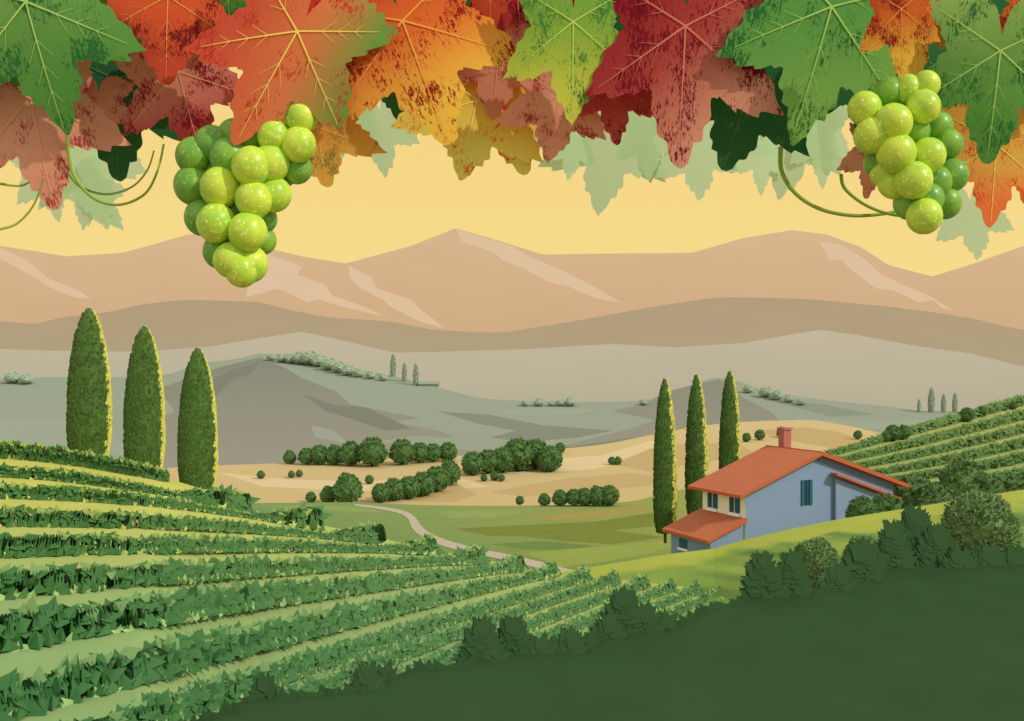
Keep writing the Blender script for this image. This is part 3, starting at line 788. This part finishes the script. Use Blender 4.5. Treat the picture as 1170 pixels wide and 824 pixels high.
def bunch(cx,top,berries,label,Y=1.03):
    e=bpy.data.objects.new('grape_bunch',None); e.location=P(cx,top,Y); link(e); tag(e,label,'grapes','grape bunches hanging from the vine')
    for (x,y,r,k,dl) in berries:
        o=bpy.data.objects.new('grape',g1 if k else g2); link(o,e)
        YY=Y+dl*.017
        o.location=P(x,y,YY)-e.location; rr=r*1.06*YY/F; o.scale=(rr,rr,rr); o.rotation_euler=(random.random()*.4,random.random()*.4,random.random()*6)
    tube('stem',[P(cx,top-95,1.09),P(cx,top-30,1.07),P(cx,top+20,Y+.04),P(cx-5,top+110,Y+.04)],.003,.002,mTen,e,e.location)
b1=[(222,178,20,0,1),(243,165,20,0,1),(221,212,21,0,1),(252,214,22,1,0),(262,180,21,0,.3),(287,190,21,1,-.6),(310,186,20,1,0),(313,156,18,1,0),(341,165,19,1,0),(339,192,17,0,1),(344,134,18,1,.2),(336,112,15,1,.5),(288,160,18,0,1),(268,155,18,0,1.4),(313,222,19,1,.4),(290,228,20,1,-.4),(232,248,20,0,1),(247,255,21,1,-.3),(268,243,19,0,1.3),(283,265,21,1,-.6),(252,287,19,0,1),(264,297,19,1,-.3),(285,302,20,1,.3),(276,309,18,1,-.2),(301,250,15,0,1.5),(300,168,18,0,1.6),(322,195,18,0,1.6),(266,270,17,0,1.8),(245,195,19,0,1.8),(300,275,15,0,1.8)]
bunch(300,110,b1,'plump cone-shaped bunch of yellow-green grapes',Y=1.005)
b2=[(988,124,18,1,.3),(1015,106,16,0,1),(1036,102,16,1,.8),(1055,122,18,1,0),(996,155,19,1,-.1),(1021,140,20,1,-.5),(1044,150,17,0,.8),(1024,175,21,1,-.4),(1005,185,17,0,1),(1060,178,19,1,0),(1083,165,16,0,1.2),(1044,206,20,1,-.5),(1022,208,18,1,.6),(1068,208,18,0,.9),(1087,200,18,0,1.3),(1040,232,18,0,.9),(1058,228,19,0,.6),(1080,232,17,0,1.3),(1056,247,19,1,-.3),(1012,196,17,1,.8),(1058,97,15,1,.6),(1040,175,18,0,1.7),(1005,135,17,0,1.6),(1070,145,17,0,1.6),(1035,122,17,0,1.7)]
bunch(1035,85,b2,'small bunch of yellow-green grapes with tendrils',Y=.955)

# ---------- lights, world, camera
sd=Vector((.70,-.40,.60)).normalized()
sun=bpy.data.lights.new('sun','SUN'); sun.energy=2.2; sun.angle=math.radians(.5); sun.color=(1,.96,.88)
so=bpy.data.objects.new('sun',sun); so.rotation_euler=sd.to_track_quat('Z','Y').to_euler(); so.location=(50,-50,60); link(so)
w=bpy.data.worlds.new('World'); scene.world=w; w.use_nodes=True
nt=w.node_tree;N=nt.nodes;L=nt.links; bg=N['Background']; bg.inputs[1].default_value=1
tc=N.new('ShaderNodeTexCoord'); sp=N.new('ShaderNodeSeparateXYZ'); L.new(tc.outputs['Generated'],sp.inputs[0])
fz=N.new('ShaderNodeMapRange'); fz.interpolation_type='SMOOTHSTEP'; fz.inputs[1].default_value=.38; fz.inputs[2].default_value=.62; fz.inputs[3].default_value=1; fz.inputs[4].default_value=0
L.new(sp.outputs[2],fz.inputs[0])
fy=N.new('ShaderNodeMapRange'); fy.interpolation_type='SMOOTHSTEP'; fy.inputs[1].default_value=.1; fy.inputs[2].default_value=.55
L.new(sp.outputs[1],fy.inputs[0])
mu=N.new('ShaderNodeMath'); mu.operation='MULTIPLY'; L.new(fz.outputs[0],mu.inputs[0]); L.new(fy.outputs[0],mu.inputs[1])
gr=N.new('ShaderNodeMapRange'); gr.inputs[1].default_value=.05; gr.inputs[2].default_value=.35; L.new(sp.outputs[2],gr.inputs[0])
my=N.new('ShaderNodeMix'); my.data_type='RGBA'; my.inputs[6].default_value=S((248,219,141)); my.inputs[7].default_value=S((243,209,128)); L.new(gr.outputs[0],my.inputs[0])
mn=N.new('ShaderNodeMix'); mn.data_type='RGBA'; mn.inputs[6].default_value=(.72,.70,.67,1); L.new(my.outputs[2],mn.inputs[7]); L.new(mu.outputs[0],mn.inputs[0])
L.new(mn.outputs[2],bg.inputs[0])
cam=bpy.data.cameras.new('camera'); cam.sensor_width=36; cam.lens=36*F/1170; cam.clip_start=.05; cam.clip_end=60000
co=bpy.data.objects.new('camera',cam); co.location=(0,0,0); co.rotation_euler=(math.pi/2,0,0); link(co); scene.camera=co
